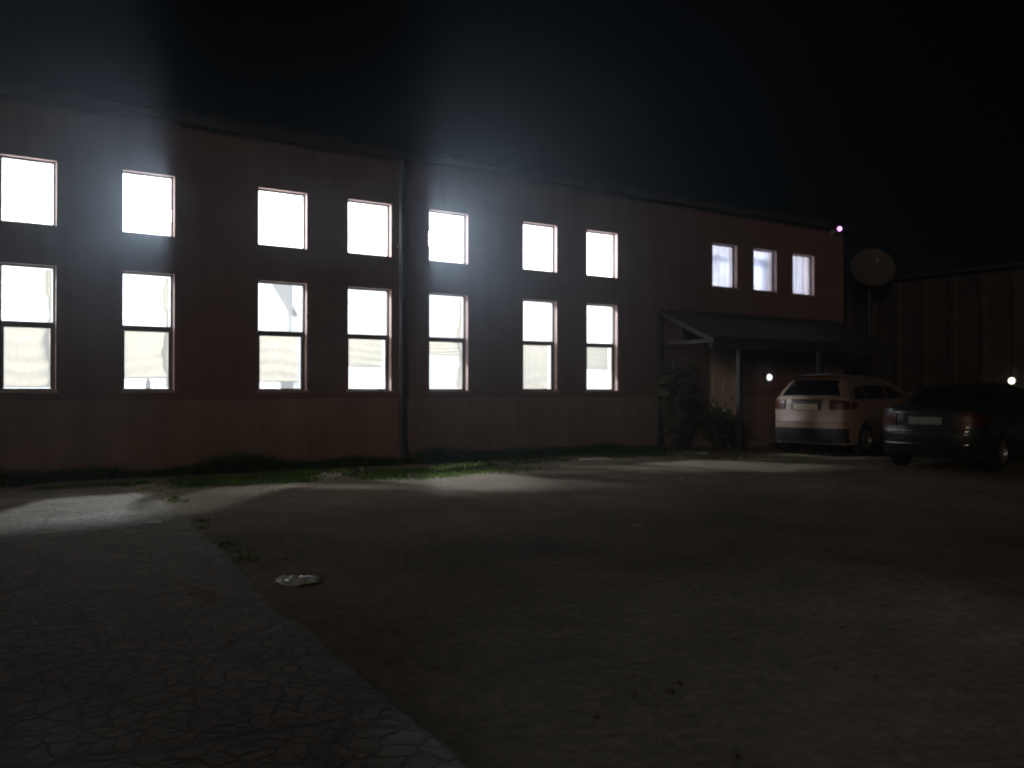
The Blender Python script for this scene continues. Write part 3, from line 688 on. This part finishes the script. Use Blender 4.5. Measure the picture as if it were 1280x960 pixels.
# loose stones and rubble in the yard
random.seed(5); gv = MB()
ico = bmesh.new(); bmesh.ops.create_icosphere(ico, subdivisions=1, radius=1); iv = [v.co.copy() for v in ico.verts]; ico.verts.index_update(); fi = [tuple(v.index for v in f.verts) for f in ico.faces]; ico.free()
def stone(x, y, s, z):
    sx, sy, sz = s*random.uniform(.7,1.4), s*random.uniform(.7,1.3), s*random.uniform(.35,.7); a = random.uniform(0, 6.28)
    vs = []
    for v in iv:
        k = random.uniform(.8,1.15); p = Vector((v.x*sx*k, v.y*sy*k, v.z*sz*k)); vs.append((x+p.x*math.cos(a)-p.y*math.sin(a), y+p.x*math.sin(a)+p.y*math.cos(a), z+p.z+sz*.3))
    gv.mesh(vs, fi)
for _ in range(1500):
    t = random.random()**1.4; y = -12.9+t*12.3; x = random.uniform(1.2, 17)
    onp = x < 2.7 + (y+3.5)*.1
    if onp and random.random() < .75: continue
    if mn.noise((x*.8, y*.8, 6)) < -.05 and random.random() < .7: continue
    stone(x, y, random.choice((.005,.006,.008,.01,.014,.018)), (zt if onp else gz(x, y)))
for _ in range(0): stone(4.6+random.gauss(0,.8), -11.4+random.gauss(0,.55), random.uniform(.015,.035), gz(4.6,-11.4))
tag(gv.build('gravel', M['stone']), 'loose stones and rubble scattered over the dirt yard', 'gravel', kind='stuff')

# ------------------------------------------------------------------ litter
def crumple(name, c, rx, ry, h, m, seed, rz=0):
    random.seed(seed); b = MB(); nr, na = 9, 34
    for i in range(nr+1):
        for k in range(na):
            a = 2*math.pi*k/na; t = i/nr; e = 1+.18*mn.noise((math.cos(a)*1.6+seed, math.sin(a)*1.6, 1))+.07*mn.noise((math.cos(a)*5, math.sin(a)*5, seed))
            x = rx*t*e*math.cos(a); y = ry*t*e*math.sin(a)
            z = h*(.45*abs(mn.noise((x*14, y*18, seed)))+.5*max(0, mn.noise((x*6+3, y*8, seed)))-.15*(t**4))+.006
            b.v.append((x, y, z))
    for i in range(nr):
        for k in range(na):
            a = i*na+k; c2 = i*na+(k+1) % na; b.f.append((a, c2, c2+na, a+na)); b.m.append(0)
    o = b.build(name, m, smooth=35); o.location = c; o.rotation_euler.z = rz
    s_ = o.modifiers.new('thickness', 'SOLIDIFY'); s_.thickness = .002
    return o
tag(crumple('plastic_bag', (2.17,-8.75,gz(2.17,-8.75)+.006), .16, .13, .10, M['bag'], 3, R(-34)), 'crumpled white plastic bag lying by the broken edge of the drive', 'plastic bag')
tag(crumple('paper_scrap', (1.96,-5.42,zt), .085, .05, .02, M['paper2'], 8, R(-34)), 'small pale paper scrap on the paving at the drive edge', 'paper scrap')
tag(crumple('paper_scrap', (5.81,-8.14,gz(5.81,-8.14)+.005), .06, .035, .045, M['paper'], 12, R(-20)), 'pinkish paper scrap on the bare dirt in mid yard', 'paper scrap')

# ------------------------------------------------------------------ thin volume added to stand in for lens glare
hz = MB(); hz.box((-62,-62,-1.5),(92,122,6.0))
hm = bpy.data.materials.new('glare_volume'); hm.use_nodes = True; hn = hm.node_tree.nodes; hn.clear()
ho = hn.new('ShaderNodeOutputMaterial'); hv = hn.new('ShaderNodeVolumePrincipled'); hv.inputs['Color'].default_value = (.72,.86,1,1); hv.inputs['Density'].default_value = GLARE_HAZE; hv.inputs['Anisotropy'].default_value = .86
hm.node_tree.links.new(hv.outputs[0], ho.inputs['Volume'])
tag(hz.build('glare_haze', hm), kind='stuff')
# ------------------------------------------------------------------ camera, sky, light
cam = bpy.data.cameras.new('camera'); co = bpy.data.objects.new('camera', cam); COL.objects.link(co)
co.location = (0,-14.56,1.3); cam.lens = 36*1108/1280; cam.clip_end = 500; cam.clip_start = .05
co.rotation_euler = (R(90+.41), 0, -math.atan2(.5599,.8287)); scene.camera = co
cam.dof.use_dof = True; cam.dof.focus_distance = 5.5; cam.dof.aperture_fstop = 2.6

az = math.atan2(.62, .78); el = R(9)         # light travels towards +X +Y, low, from behind the camera
stand_in_sun = bpy.data.lights.new('stand_in_sun', 'SUN'); so = bpy.data.objects.new('stand_in_sun', stand_in_sun); COL.objects.link(so)  # dim lamp added for an unseen warm source behind the camera
SUNK = .175
stand_in_sun.energy = SUNK; stand_in_sun.color = (1,.76,.53); stand_in_sun.angle = R(12)
d = Vector((math.cos(az)*math.cos(el), math.sin(az)*math.cos(el), -math.sin(el))); so.rotation_euler = d.to_track_quat('-Z','Y').to_euler()
w = bpy.data.worlds.new('World'); scene.world = w; w.use_nodes = True; N = w.node_tree.nodes; L = w.node_tree.links
sk = N.new('ShaderNodeTexSky'); sk.sky_type = 'NISHITA'; sk.sun_disc = False; sk.sun_elevation = el
sk.sun_rotation = math.atan2(-d.x, -d.y)
N['Background'].inputs['Strength'].default_value = .00016
L.new(sk.outputs[0], N['Background'].inputs['Color'])

scene.render.engine = 'CYCLES'
cy = scene.cycles
cy.use_denoising = True
cy.max_bounces = 10; cy.diffuse_bounces = 6; cy.transparent_max_bounces = 16; cy.sample_clamp_indirect = 3
cy.caustics_reflective = False; cy.caustics_refractive = False
cy.filter_width = 2.0
vs = scene.view_settings; vs.view_transform = 'Standard'; vs.look = 'None'; vs.exposure = 0; vs.gamma = 1; vs.use_curve_mapping = False
